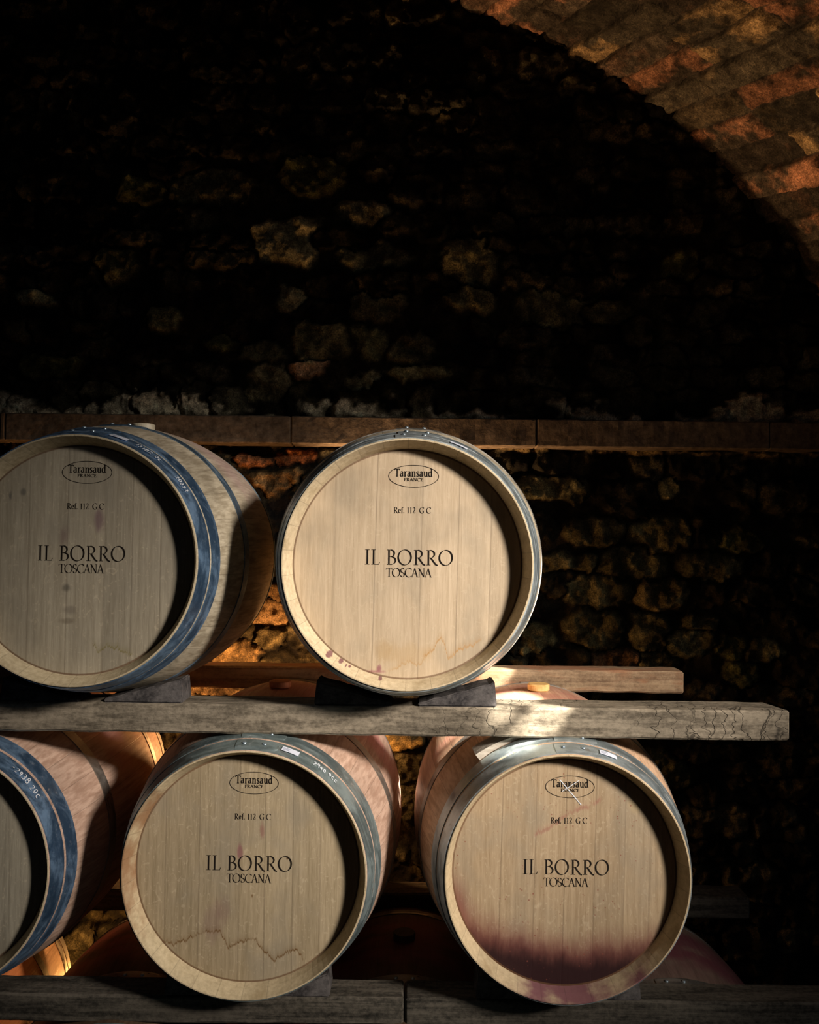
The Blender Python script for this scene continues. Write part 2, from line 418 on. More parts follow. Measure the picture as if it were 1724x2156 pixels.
# ------------------------------------------------------------------ lettering: strokes with a broad nib
def arc(cx, cy, rx, ry, a0, a1, n=18):
    return [(cx+rx*math.cos(R(a0+(a1-a0)*i/n)), cy+ry*math.sin(R(a0+(a1-a0)*i/n))) for i in range(n+1)]
def sf(x, y, w=.15): return ('s', [(x-w, y), (x+w, y)])
G = {
 'I': (.34, [('p', [(.17, 0), (.17, 1)]), sf(.17, 0), sf(.17, 1)]),
 'L': (.62, [('p', [(.17, 0), (.17, 1)]), sf(.17, 1), ('s', [(.03, 0), (.55, 0)]), ('t', [(.53, 0), (.60, .17)])]),
 'B': (.66, [('p', [(.17, 0), (.17, 1)]), ('s', [(.03, 1), (.3, 1)]), ('s', [(.03, 0), (.3, 0)]), ('p', arc(.28, .765, .25, .235, 90, -90)), ('p', arc(.29, .27, .33, .27, 90, -90)), ('s', [(.17, .53), (.3, .53)])]),
 'R': (.76, [('p', [(.17, 0), (.17, 1)]), ('s', [(.03, 1), (.3, 1)]), sf(.17, 0), ('p', arc(.28, .74, .29, .26, 90, -90)), ('s', [(.17, .48), (.3, .48)]), ('p', [(.33, .48), (.5, .24), (.66, .03), (.80, -.03)])]),
 'O': (1.02, [('p', arc(.50, .5, .44, .52, 0, 360, 44))]),
 'T': (.70, [('p', [(.35, 0), (.35, 1)]), sf(.35, 0), ('s', [(.02, 1), (.68, 1)]), ('t', [(.02, 1), (.0, .82)]), ('t', [(.68, 1), (.70, .82)])]),
 'S': (.56, [('p', arc(.27, .76, .20, .25, 35, 250, 16)[:-1]+[(.21, .54), (.33, .47)]+arc(.27, .24, .21, .25, 50, -150, 16)), ('t', [(.45, .93), (.46, .76)]), ('t', [(.08, .24), (.08, .05)])]),
 'C': (.82, [('p', arc(.50, .5, .44, .52, 45, 315, 36)), ('t', [(.80, .98), (.81, .78)])]),
 'A': (.80, [('n', [(.08, 0), (.39, 1.02)]), ('p', [(.39, 1.02), (.70, 0)]), ('s', [(.20, .36), (.57, .36)]), sf(.08, 0, .10), sf(.71, 0, .12)]),
 'N': (.86, [('n', [(.16, 0), (.16, 1)]), ('p', [(.14, 1), (.72, 0)]), ('n', [(.72, 0), (.72, 1)]), sf(.14, 0, .11), sf(.10, 1, .10), sf(.72, 1, .12)]),
 'F': (.56, [('p', [(.17, 0), (.17, 1)]), sf(.17, 0), ('s', [(.03, 1), (.52, 1)]), ('t', [(.52, 1), (.53, .82)]), ('s', [(.17, .52), (.43, .52)]), ('t', [(.43, .60), (.43, .44)])]),
 'E': (.58, [('p', [(.17, 0), (.17, 1)]), ('s', [(.03, 0), (.53, 0)]), ('s', [(.03, 1), (.50, 1)]), ('t', [(.50, 1), (.51, .84)]), ('t', [(.53, 0), (.55, .18)]), ('s', [(.17, .52), (.42, .52)]), ('t', [(.42, .60), (.42, .44)])]),
 'G': (.86, [('p', arc(.50, .5, .44, .52, 48, 300, 34)), ('t', [(.78, .98), (.79, .80)]), ('p', [(.72, .40), (.72, .05)]), sf(.72, .42, .12)]),
 'a': (.50, [('p', [(.08, .56), (.16, .66), (.28, .66), (.35, .56), (.35, .10), (.40, .02), (.47, .04)]), ('p', arc(.20, .18, .15, .18, 80, 360, 20))]),
 'r': (.42, [('p', [(.14, 0), (.14, .66)]), sf(.14, 0, .12), ('s', [(.02, .64), (.14, .66)]), ('p', [(.14, .46), (.22, .62), (.34, .66), (.38, .60)])]),
 'n': (.60, [('p', [(.14, 0), (.14, .66)]), sf(.14, 0, .11), ('s', [(.02, .64), (.14, .66)]), ('p', [(.14, .48), (.24, .63), (.36, .66), (.44, .58), (.45, .45), (.45, 0)]), sf(.45, 0, .11)]),
 's': (.40, [('p', [(.31, .56), (.25, .66), (.14, .66), (.07, .56), (.10, .42), (.27, .28), (.32, .15), (.25, .01), (.12, .0), (.05, .12)])]),
 'u': (.60, [('p', [(.14, .66), (.14, .18), (.20, .02), (.32, 0), (.44, .14)]), ('s', [(.02, .65), (.14, .66)]), ('p', [(.45, .66), (.45, 0)]), ('s', [(.33, .65), (.45, .66)]), ('s', [(.45, 0), (.57, .02)])]),
 'd': (.58, [('p', arc(.24, .33, .19, .34, 50, 310, 26)), ('p', [(.43, 1.02), (.43, 0)]), ('s', [(.30, 1.0), (.43, 1.02)]), ('s', [(.43, 0), (.55, .02)])]),
 'e': (.48, [('p', [(.08, .38), (.40, .38)]+arc(.24, .36, .17, .31, 5, 320, 26))]),
 'f': (.34, [('p', [(.38, .93), (.30, 1.02), (.20, .98), (.16, .82), (.16, 0)]), sf(.16, 0, .12), ('s', [(.04, .64), (.30, .64)])]),
 '.': (.24, [('d', [(.10, .0), (.10, .13)])]),
 '1': (.46, [('p', [(.24, 0), (.24, 1)]), sf(.24, 0, .12), ('t', [(.10, .86), (.24, 1)])]),
 '2': (.50, [('p', arc(.25, .73, .17, .27, 160, -30, 14)+[(.30, .40), (.08, .06)]), ('p', [(.06, .05), (.44, .05)]), ('t', [(.44, .04), (.47, .20)])]),
 # handwriting
 'h0': (.55, [('m', arc(.25, .5, .2, .45, 90, 450, 16))]),
 'h1': (.35, [('m', [(.15, 0), (.2, 1)])]),
 'h2': (.58, [('m', arc(.25, .75, .2, .25, 160, -20, 10)+[(.05, .03), (.5, .06)])]),
 'h3': (.55, [('m', arc(.2, .75, .2, .24, 140, -80, 10)+arc(.2, .26, .24, .26, 80, -140, 10))]),
 'h4': (.6, [('m', [(.3, 1), (.05, .4), (.5, .42)]), ('m', [(.38, .8), (.36, 0)])]),
 'h5': (.55, [('m', [(.45, 1), (.12, .98), (.1, .58)]+arc(.22, .32, .22, .3, 90, -140, 10))]),
 'h8': (.55, [('m', arc(.25, .75, .16, .22, -90, 270, 12)+arc(.25, .26, .22, .27, 90, 450, 12))]),
 'h9': (.5, [('m', arc(.22, .72, .18, .24, 0, 360, 12)+[(.40, .72), (.34, 0)])]),
 'hC': (.6, [('m', arc(.3, .42, .25, .4, 50, 310, 12))]),
 'h-': (.5, [('m', [(.05, .5), (.4, .5)])]),
}
def stroke(V, Fc, pts, wf, fn):
    n = len(pts); L = []; Rr = []
    for i, (x, y) in enumerate(pts):
        x0, y0 = pts[max(0, i-1)]; x1, y1 = pts[min(n-1, i+1)]
        if n > 8 and pts[0] == pts[-1] or (n > 20 and math.dist(pts[0], pts[-1]) < 1e-6):
            if i in (0, n-1): x0, y0 = pts[-2]; x1, y1 = pts[1]
        dx, dy = x1-x0, y1-y0; l = math.hypot(dx, dy) or 1
        dx /= l; dy /= l; h = wf(dx, dy)/2
        L.append((x-dy*h, y+dx*h)); Rr.append((x+dy*h, y-dx*h))
    b = len(V)
    for i in range(n): V.append(fn(*L[i])); V.append(fn(*Rr[i]))
    for i in range(n-1): Fc.append((b+2*i, b+2*i+1, b+2*i+3, b+2*i+2))
def textw(s, sp=0.0):
    t = 0
    for ch in s: t += (.34 if ch == ' ' else G[ch][0]+sp)
    return t-sp
def write(V, Fc, s, cx, cz, cap, fn, bold=.12, thin=.035, sp=.04, nib=18, wide=1.0, centre=True):
    x = -textw(s, sp)*cap*wide/2 if centre else 0
    for ch in s:
        if ch == ' ': x += .34*cap*wide; continue
        adv, st = G[ch]
        for k, pts in st:
            if k == 'p': wf = lambda dx, dy: cap*(thin+(bold-thin)*abs(dy*math.cos(R(nib))-dx*math.sin(R(nib))))
            elif k in ('s', 't'): wf = lambda dx, dy: cap*thin*1.15
            elif k == 'n': wf = lambda dx, dy: cap*(thin+.25*(bold-thin))
            elif k == 'd': wf = lambda dx, dy: cap*bold
            else: wf = lambda dx, dy: cap*bold
            P = [(cx+x+px*cap*wide, cz+py*cap) for px, py in pts]
            # densify straight strokes
            Q = [P[0]]
            for a, b_ in zip(P, P[1:]):
                Q.append(b_)
            stroke(V, Fc, Q, wf, fn)
        x += (adv+sp)*cap*wide
HY = .0470
def head_point(off=.0006):
    return lambda x, z: (x, HY-off, z)
# lettering positions measured on the head of the middle top barrel (metres from its centre)
def make_brand_meshes():
    fn = head_point()
    V, Fc = [], []; write(V, Fc, 'IL BORRO', .004, -.002, .0335, fn, bold=.115, thin=.03, sp=.09, wide=1.0)
    a = (V, Fc)
    V, Fc = [], []; write(V, Fc, 'TOSCANA', .004, -.030, .0195, fn, bold=.12, thin=.035, sp=-.02, wide=.98)
    b = (V, Fc)
    V, Fc = [], []; write(V, Fc, 'Ref. 112  G C', .010, .1165, .0133, fn, bold=.13, thin=.045, sp=.06, wide=.95)
    c = (V, Fc)
    V, Fc = [], []; write(V, Fc, 'Taransaud', .012, .2010, .0170, fn, bold=.15, thin=.08, sp=.045, wide=1.0)
    d = (V, Fc)
    V, Fc = [], []; write(V, Fc, 'FRANCE', .012, .1905, .0065, fn, bold=.22, thin=.10, sp=.05, wide=1.45)
    e = (V, Fc)
    V, Fc = [], []
    stroke(V, Fc, [(.012+.0575*math.cos(2*PI*i/72), .2015+.0255*math.sin(2*PI*i/72)) for i in range(73)], lambda a_, b_: .0013, fn)
    f = (V, Fc)
    return a, b, c, d, e, f
BR = make_brand_meshes()
def shared(name, geo, mats, smooth=False, midx=None):
    m = bpy.data.meshes.new(name); m.from_pydata([tuple(v) for v in geo[0]], [], geo[1])
    for mt in (mats if isinstance(mats, list) else [mats]): m.materials.append(mt)
    if smooth: m.polygons.foreach_set('use_smooth', [True]*len(m.polygons))
    if midx:
        m.polygons.foreach_set('material_index', midx)
        m.polygons.foreach_set('use_smooth', [q == 0 for q in midx])
    m.update(); return m
BRM = [shared(n, g, M_ink) for n, g in zip(('estate_name', 'region_name', 'reference_code', 'cooper_name', 'country_name', 'oval_outline'), BR)]
bodyV, bodyF, bodyI = make_body_mesh()
HOOPS = [(.004, .050), (.060, .100), (.252, .288), (LEN-.288, LEN-.252), (LEN-.100, LEN-.060), (LEN-.050, LEN-.004)]

def on_hoop(a_mid, y_mid, off=.0030):
    """maps (u along the hoop, v towards the front edge up) to the curved hoop surface"""
    def fn(u, v):
        y = y_mid+v
        r = rad(y)+.0022+off
        a = a_mid+u/r
        return (r*math.sin(a), y, r*math.cos(a))
    return fn

def barrel(cx, d, zc, label, body_m, chime_m, head_m, hoop_ms, scale=1.0, seam=.10, bung_m=None, sticker=None, chalk=(), rot=0.0, brand=True, group='oak wine barrels stacked on the rack', hide_bung=False, flipseam=False):
    root = bpy.data.objects.new('wine_barrel', None); root.empty_display_size = .1; C.objects.link(root)
    root.location = (cx-math.sin(R(rot))*LEN/2, d+math.cos(R(rot))*LEN*scale/2, zc-RB*scale); root.scale = (scale,)*3
    root.rotation_euler = (0, 0, R(rot))
    tag(root, label, 'barrel', group)
    off = (0, -LEN/2, RB)
    def ad(name, mesh, parent=root, lc=off):
        return link(bpy.data.objects.new(name, mesh), parent, lc)
    ad('staves', shared('staves', (bodyV, bodyF), [body_m, chime_m], True, bodyI))
    rr = RH-.0192
    disc = [(0, HY, 0)]; fc = []
    for i in range(96): a = 2*PI*i/96; disc.append((rr*math.sin(a), HY, rr*math.cos(a)))
    for i in range(96): fc.append((0, 1+i, 1+(i+1) % 96))
    # thickness of the head
    b = len(disc)
    for i in range(96): a = 2*PI*i/96; disc.append((rr*math.sin(a), HY+.022, rr*math.cos(a)))
    disc.append((0, HY+.022, 0)); q = len(disc)-1
    for i in range(96):
        j = (i+1) % 96
        fc.append((1+i, b+i, b+j, 1+j)); fc.append((q, b+j, b+i))
    ad('head', shared('head', (disc, fc), head_m))
    rdisc = [(x, LEN-y, z) for x, y, z in disc]
    ad('rear_head', shared('rear_head', (rdisc, [tuple(reversed(f)) for f in fc]), M_backhead))
    for k, (y0, y1) in enumerate(HOOPS):
        sm = seam+(.02 if k % 2 else 0)
        hm = hoop_ms[0] if k in (0, 1) else hoop_ms[1]
        h = ad('hoop', shared('hoop', hoop_geo(y0, y1, sm), hm, False))
        if k < 3:
            for da in ((-.065, .095) if k < 2 else (-.05, .08)):
                a = sm+da-.01; y = (y0+y1)/2; r = rad(y)+.0044
                p = (r*math.sin(a), y, r*math.cos(a))
                V, Fc = dome(p, (math.sin(a), -.12, math.cos(a)), .0055, .0038)
                ad('rivet', shared('rivet', (V, Fc), M_rivet, True), h, (0, 0, 0))
    if bung_m is not None:
        V = []; Fc = []; n = 32
        for k, (rr_, zz) in enumerate(((.024, -.02), (.026, .0), (.031, .003), (.0315, .017), (.029, .0195), (0.0001, .0195))):
            for i in range(n): a = 2*PI*i/n; V.append((rr_*math.cos(a), LEN/2+rr_*math.sin(a), RB+zz))
        for k in range(5):
            for i in range(n): j = (i+1) % n; Fc.append((k*n+i, k*n+j, (k+1)*n+j, (k+1)*n+i))
        ad('bung', shared('bung', (V, Fc), bung_m))
    if brand:
        toff = (0, -LEN/2, RB-(.004 if zc < CAMZ-.5 else 0))
        for m, nm in zip(BRM, ('estate_lettering', 'region_lettering', 'reference_lettering', 'cooper_lettering', 'country_lettering', 'oval_mark')):
            ad(nm, m, lc=toff)
    if sticker is not None:
        a, hk = sticker
        fn = on_hoop(a, sum(HOOPS[hk])/2)
        V = []; Fc = []; W, H = .021, .009; n = 10
        for i in range(n+1):
            for s in (-1, 1): V.append(fn(-W+2*W*i/n, s*H))
        for i in range(n): Fc.append((2*i, 2*i+1, 2*i+3, 2*i+2))
        st = ad('label_sticker', shared('label_sticker', (V, Fc), M_label))
        st['label'] = 'small white paper label'
        V, Fc = [], []; fn2 = on_hoop(a, sum(HOOPS[hk])/2, .0036)
        for r_, l_ in ((.004, .016), (.0005, .012), (-.003, .018)):
            stroke(V, Fc, [(-.018+l_*t/5, -r_) for t in range(6)], lambda a_, b_: .0008, fn2)
        ad('printed_lines', shared('printed_lines', (V, Fc), flat('label_print', (.2, .22, .3), .7)), st, (0, 0, 0))
    for (txt, a, hk, cap) in chalk:
        fn0 = on_hoop(a, sum(HOOPS[hk])/2, .0028)
        V, Fc = [], []
        x = 0; jr = random.Random(len(txt)+int(a*10))
        for ch in txt:
            if ch == ' ': x += .5*cap; continue
            adv, stk = G['h'+ch]; dy = jr.uniform(-.12, .12)*cap; k_ = jr.uniform(.85, 1.1)
            for _, pts in stk:
                P = [(x+px*cap*k_, py*cap*k_+dy-cap*.5) for px, py in pts]
                stroke(V, Fc, P, lambda a_, b_: cap*.13, fn0)
            x += (adv+.16)*cap
        c = ad('handwritten_number', shared('handwritten_number', (V, Fc), M_chalk))
        c['label'] = 'white handwritten number'
    return root

# ------------------------------------------------------------------ setting: end wall, ledge, vault, floor
WD = 3.54
def px2wall(px, py, d=WD):
    a = R(ROLL); dx = px-862; dy = py-1078
    x = dx*math.cos(a)+dy*math.sin(a); y = -dx*math.sin(a)+dy*math.cos(a)
    h = d*math.tan(R(PITCH)-math.atan(y/F)); zc = d*math.cos(R(PITCH))+h*math.sin(R(PITCH))
    return x*zc/F, CAMZ+h
def heightfield(name, U, Vv, posfn, hgt, tone, mat):
    nu, nv = U.shape
    P = posfn(U, Vv, hgt).reshape(-1, 3)
    idx = np.arange(nu*nv).reshape(nu, nv)
    Fq = np.stack([idx[:-1, :-1], idx[1:, :-1], idx[1:, 1:], idx[:-1, 1:]], -1).reshape(-1, 4)
    m = bpy.data.meshes.new(name)
    m.vertices.add(len(P)); m.vertices.foreach_set('co', P.ravel())
    m.loops.add(Fq.size); m.loops.foreach_set('vertex_index', Fq.ravel())
    m.polygons.add(len(Fq)); m.polygons.foreach_set('loop_start', np.arange(0, Fq.size, 4)); m.polygons.foreach_set('loop_total', np.full(len(Fq), 4))
    m.update(calc_edges=True)
    at = m.color_attributes.new('tone', 'FLOAT_COLOR', 'POINT')
    col = np.ones((len(P), 4)); col[:, :3] = tone.reshape(-1, 3); at.data.foreach_set('color', col.ravel())
    m.polygons.foreach_set('use_smooth', [True]*len(m.polygons))
    m.materials.append(mat)
    o = bpy.data.objects.new(name, m); C.objects.link(o); return o

LEDGE_B = CAMZ+.376; LEDGE_T = CAMZ+.485
# stones seen in the photograph: px, py, half width, half height, tone
PALE = (.30, .29, .20); MID = (.13, .125, .08); PINK = (.26, .17, .12); OLIVE = (.095, .10, .045)
ST = [(600, 508, 72, 44, PALE), (757, 448, 46, 28, (.22, .21, .15)), (618, 625, 40, 24, PALE), (787, 643, 58, 30, (.22, .21, .14)), (674, 718, 52, 38, (.16, .15, .09)),
      (655, 773, 40, 18, (.42, .28, .2)), (235, 560, 40, 34, (.16, .16, .09)), (68, 625, 44, 18, (.24, .25, .17)), (345, 670, 32, 22, (.24, .24, .14)), (450, 388, 90, 36, MID),
      (300, 400, 50, 28, OLIVE), (545, 737, 48, 20, (.2, .2, .13)), (470, 722, 40, 20, OLIVE), (565, 805, 46, 36, (.17, .15, .1)), (770, 797, 42, 18, (.2, .19, .13)), (880, 785, 58, 16, (.22, .22, .14)),
      (985, 548, 58, 60, MID), (1180, 650, 80, 40, MID), (790, 542, 70, 26, MID), (990, 632, 50, 26, MID), (780, 722, 34, 34, (.12, .12, .07)), (1440, 560, 36, 36, OLIVE),
      (870, 735, 44, 28, MID), (1270, 660, 60, 26, MID), (660, 370, 60, 40, OLIVE), (100, 770, 60, 26, OLIVE),
      (620, 960, 48, 14, (.30, .12, .06)), (540, 965, 44, 12, (.2, .09, .05)), (585, 1010, 55, 22, (.2, .13, .07)), (1160, 1025, 70, 26, MID), (1405, 1033, 26, 20, (.3, .25, .13)), (1260, 1120, 60, 36, MID),
      (1200, 1190, 60, 20, MID), (1330, 1190, 80, 26, MID), (1390, 1125, 60, 36, (.16, .15, .09)), (1500, 1195, 70, 24, MID), (1570, 1140, 44, 22, OLIVE), (1260, 1250, 70, 30, MID), (1400, 1250, 52, 32, (.15, .13, .08)),
      (1370, 1340, 44, 42, MID), (1455, 1355, 48, 28, (.15, .15, .1)), (1470, 1310, 40, 20, MID), (1545, 1360, 30, 26, OLIVE), (1610, 1375, 28, 26, MID), (1250, 1330, 56, 40, MID), (1130, 1340, 36, 30, MID),
      (1290, 1400, 54, 26, (.2, .13, .09)), (1390, 1410, 46, 34, MID), (1570, 1420, 34, 28, (.13, .14, .07)), (560, 1290, 50, 24, (.17, .12, .08)), (500, 1375, 50, 26, (.18, .13, .08)), (590, 1250, 30, 18, (.15, .1, .06)),
      (850, 1560, 44, 22, (.22, .17, .09)), (855, 1620, 40, 32, (.06, .058, .045)), (860, 1690, 40, 28, (.06, .058, .045)), (440, 1447, 60, 14, (.17, .12, .08)), (1400, 1620, 62, 44, (.06, .06, .035)), (1290, 1560, 50, 28, OLIVE)]
seeds = []
for px, py, hw, hh, tn in ST:
    x, z = px2wall(px, py); seeds.append((x, z, hw*WD/F*1.0, hh*WD/F*1.0, tn, 1))
rg = random.Random(3)
z = 0.0; row = 0
while z < 4.6:
    hh = rg.uniform(.035, .075); x = -2.6+rg.random()*.2
    while x < 2.6:
        hw = rg.uniform(.06, .16)
        cx, cz = x+hw, z+hh+rg.uniform(-.015, .015)
        if all((abs(cx-s[0])/(s[2]+hw*.6))**2+(abs(cz-s[1])/(s[3]+hh*.6))**2 > 1 for s in seeds if s[5]):
            v = rg.choice([.018, .022, .03, .03, .045, .06])
            t = rg.random(); seeds.append((cx, cz, hw, hh, (v*1.05, v*(.9+.12*t), v*(.55+.3*t)), 0))
        x += 2*hw
    z += 2*hh
def build_wall():
    du = .007
    xs = np.arange(-2.35, 2.35, du); zs = np.arange(0.0, 4.45, du)
    X, Z = np.meshgrid(xs, zs, indexing='ij')
    wx = X+fbm(X*9, Z*9, 5)*.085+fbm(X*30, Z*30, 8)*.045
    wz = Z+fbm(X*9+50, Z*9, 6)*.07+fbm(X*30, Z*30+9, 9)*.04
    F1 = np.full(X.shape, 9.0); F2 = np.full(X.shape, 9.0); ID = np.zeros(X.shape, int)
    for i, (sx, sz, hw, hh, tn, ex) in enumerate(seeds):
        rx = hw*3; rz = hh*3
        i0 = max(0, int((sx-rx+2.35)/du)); i1 = min(len(xs), int((sx+rx+2.35)/du)+1)
        j0 = max(0, int((sz-rz)/du)); j1 = min(len(zs), int((sz+rz)/du)+1)
        if i0 >= i1 or j0 >= j1: continue
        a = wx[i0:i1, j0:j1]-sx; b = wz[i0:i1, j0:j1]-sz
        d = (np.abs(a/hw)**2.6+np.abs(b/hh)**2.6)**(1/2.6)
        f1 = F1[i0:i1, j0:j1]; f2 = F2[i0:i1, j0:j1]; id_ = ID[i0:i1, j0:j1]
        cl = d < f1
        f2[:] = np.where(cl, f1, np.minimum(f2, d)); f1[:] = np.where(cl, d, f1); id_[:] = np.where(cl, i, id_)
    edge = np.clip((F2-F1), 0, 1)
    inside = sstep(.0, .28, edge)*sstep(1.25, .85, F1)
    arr = np.array([s[4] for s in seeds]); rough = fbm(X*22, Z*22, 3, 5)
    hs = hash2(ID, ID*3+1, 4)
    H = inside*(.012+.034*hs)+rough*.062*(.4+.6*inside)+fbm(X*3, Z*3, 12)*.05
    tone = arr[ID]*inside[..., None]+np.array([.014, .012, .009])*(1-inside[..., None])
    tone *= (1+rough[..., None]*1.6)
    exp_ = np.array([float(q[5]) for q in seeds])[ID]
    tone *= (.15+.35*exp_+(1.15-.35*exp_)*sstep(-.10, .13, fbm(X*13, Z*13, 77, 5)))[..., None]
    # ragged plaster left above and below the ledge
    up = (Z-LEDGE_T); rag = .075+.20*np.clip(fbm(X*5.5, X*0+3, 21), -.5, .5)+fbm(X*26, Z*26, 31)*.10
    pl = (sstep(.0, .03, rag-up))*(up > -.03)*sstep(-.14, .05, fbm(X*6, Z*9, 44, 4))
    dn = (LEDGE_B-Z); rag2 = .018+fbm(X*7, X*0+8, 61)*.06+fbm(X*30, Z*30, 71)*.03
    pl2 = sstep(.0, .012, rag2-dn)*(dn > -.03)*sstep(.1, .3, X)
    for p, cc in ((pl, (.50, .45, .40)), (pl2, (.17, .13, .075))):
        tone = tone*(1-p[..., None])+np.array(cc)*(1+fbm(X*40, Z*40, 2)[..., None]*1.2)*p[..., None]
        H = H+p*(.018)
    tone = np.clip(tone*np.array([1.02, .98, .72]), 0.002, .6)
    tone *= (1-.35*sstep(-.1, .1, LEDGE_B-Z)*sstep(.1, .4, X))[..., None]  # wall below the ledge at right painted darker, standing in for shade
    def pos(U, V_, h): return np.stack([U, WD+.02-h, V_], -1)
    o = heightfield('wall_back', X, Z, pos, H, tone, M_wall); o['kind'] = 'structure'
build_wall()

def rough_box(x0, x1, y0, y1, z0, z1, step=.03, amp=.003, seed=0, ch=.004, freq=14, endcut=0.0):
    """timber or stone block: subdivided, slightly uneven faces, worn edges"""
    def lin(a, b): n = max(2, int(round((b-a)/step))); return [a+ch]+[a+(b-a)*i/n for i in range(1, n)]+[b-ch]
    def ax(a, b): return [a, *lin(a, b), b]
    A = [ax(x0, x1), ax(y0, y1), ax(z0, z1)]
    V = {}; P = []; Fc = []
    lo = (x0, y0, z0); hi = (x1, y1, z1)
    def vid(i, j, k):
        key = (i, j, k)
        if key in V: return V[key]
        p = [A[0][i], A[1][j], A[2][k]]
        on = [(t in (0, len(A[q])-1)) for q, t in enumerate((i, j, k))]
        if sum(on) >= 2:
            for q in range(3):
                if on[q]: p[q] += ch*.55*(1 if p[q] == lo[q] else -1)
        V[key] = len(P); P.append(p); return V[key]
    nx, ny, nz = (len(a)-1 for a in A)
    for k in (0, nz):
        for i in range(nx):
            for j in range(ny):
                f = (vid(i, j, k), vid(i+1, j, k), vid(i+1, j+1, k), vid(i, j+1, k)); Fc.append(f if k else f[::-1])
    for j in (0, ny):
        for i in range(nx):
            for k in range(nz):
                f = (vid(i, j, k), vid(i+1, j, k), vid(i+1, j, k+1), vid(i, j, k+1)); Fc.append(f[::-1] if j else f)
    for i in (0, nx):
        for j in range(ny):
            for k in range(nz):
                f = (vid(i, j, k), vid(i, j+1, k), vid(i, j+1, k+1), vid(i, j, k+1)); Fc.append(f if i else f[::-1])
    P = np.array(P)
    n1 = fbm(P[:, 0]*freq+P[:, 1]*9, P[:, 2]*freq+P[:, 1]*5, seed); n2 = fbm(P[:, 0]*freq+P[:, 2]*9+7, P[:, 1]*freq, seed+3)
    P[:, 1] += n1*amp*2; P[:, 2] += n2*amp*2; P[:, 0] += (n1+n2)*amp
    if endcut:
        t = np.clip((P[:, 0]-(x1-endcut))/endcut, 0, 1)*np.clip((P[:, 1]-y0)/(y1-y0), 0, 1)
        P[:, 0] -= t*endcut*.6
    return P.tolist(), Fc

# ledge: dressed blocks
cuts = [-2.35, -1.62, px2wall(10, 900, 3.43)[0], px2wall(612, 900, 3.43)[0], px2wall(1130, 900, 3.43)[0], px2wall(1621, 900, 3.43)[0], 2.35]
for i, (a, b) in enumerate(zip(cuts, cuts[1:])):
    V, Fc = rough_box(a+.0015, b-.0015, 3.43, WD+.03, LEDGE_B, LEDGE_T, .02, .0022, i*5, .004, 20)
    o = mesh_obj('trim_%d' % (i+1), V, Fc, M_ledge); o['kind'] = 'structure'

# vault
arcpx = [(960, 0), (1110, 66), (1290, 160), (1470, 285), (1600, 420), (1690, 545), (1722, 610)]
pts = np.array([px2wall(*p) for p in arcpx])
Am = np.c_[2*pts[:, 0], 2*pts[:, 1], np.ones(len(pts))]; bb = (pts**2).sum(1)
sol = np.linalg.lstsq(Am, bb, rcond=None)[0]; VC = sol[:2]; VR = math.sqrt(sol[2]+VC[0]**2+VC[1]**2)
print('VAULT centre', VC-np.array([0, CAMZ]), 'r', VR)
def build_vault():
    du = .0065
    a0, a1 = R(-8), R(150)
    us = np.arange(a0*VR, a1*VR, du); vs = np.arange(-.06, 2.3, du)
    U, V_ = np.meshgrid(us, vs, indexing='ij')
    wu = U+fbm(U*7, V_*7, 5)*.03+fbm(U*30, V_*30, 15)*.01; wv = V_+fbm(U*7+9, V_*7, 6)*.04
    ch = .125; cr = np.floor(wu/ch); fu = wu/ch-cr
    ln = .26+.12*hash2(cr, cr*0, 3); sh = hash2(cr, cr*0+5, 9)*ln
    q = (wv+sh)/ln; bk = np.floor(q); fv = q-bk
    eu = np.minimum(fu, 1-fu)*ch; ev = np.minimum(fv, 1-fv)*ln
    inside = sstep(.0005, .009, np.minimum(eu, ev))
    h1 = hash2(cr, bk, 7); h2 = hash2(cr, bk, 23); h3 = hash2(cr, bk, 31)
    H = inside*(.006+.022*h1)+fbm(U*25, V_*25, 3, 5)*.034+inside*(fu-.5)*(h2-.5)*.03+inside*(fv-.5)*(h3-.5)*.03
    br = np.array([.31, .155, .085]); tan = np.array([.27, .19, .09]); dk = np.array([.045, .042, .03])
    t = tan*(h2[..., None] > .62)+br*(h2[..., None] <= .62)
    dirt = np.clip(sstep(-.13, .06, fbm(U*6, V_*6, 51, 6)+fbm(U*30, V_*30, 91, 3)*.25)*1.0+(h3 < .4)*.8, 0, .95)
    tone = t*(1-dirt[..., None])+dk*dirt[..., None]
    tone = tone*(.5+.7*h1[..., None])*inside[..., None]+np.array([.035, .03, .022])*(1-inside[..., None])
    tone = np.clip(tone*(1+fbm(U*40, V_*40, 8)[..., None]*1.4), .003, .7)
    D = np.array([.43, -1.0, -.20])
    def pos(u, v, h):
        a = u/VR; r = (VR*(1+.35*sstep(R(88), R(150), a)))-h
        return np.stack([VC[0]+r*np.cos(a)+D[0]*v, WD+D[1]*v, VC[1]+r*np.sin(a)+D[2]*v], -1)
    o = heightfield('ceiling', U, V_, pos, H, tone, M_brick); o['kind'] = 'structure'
build_vault()
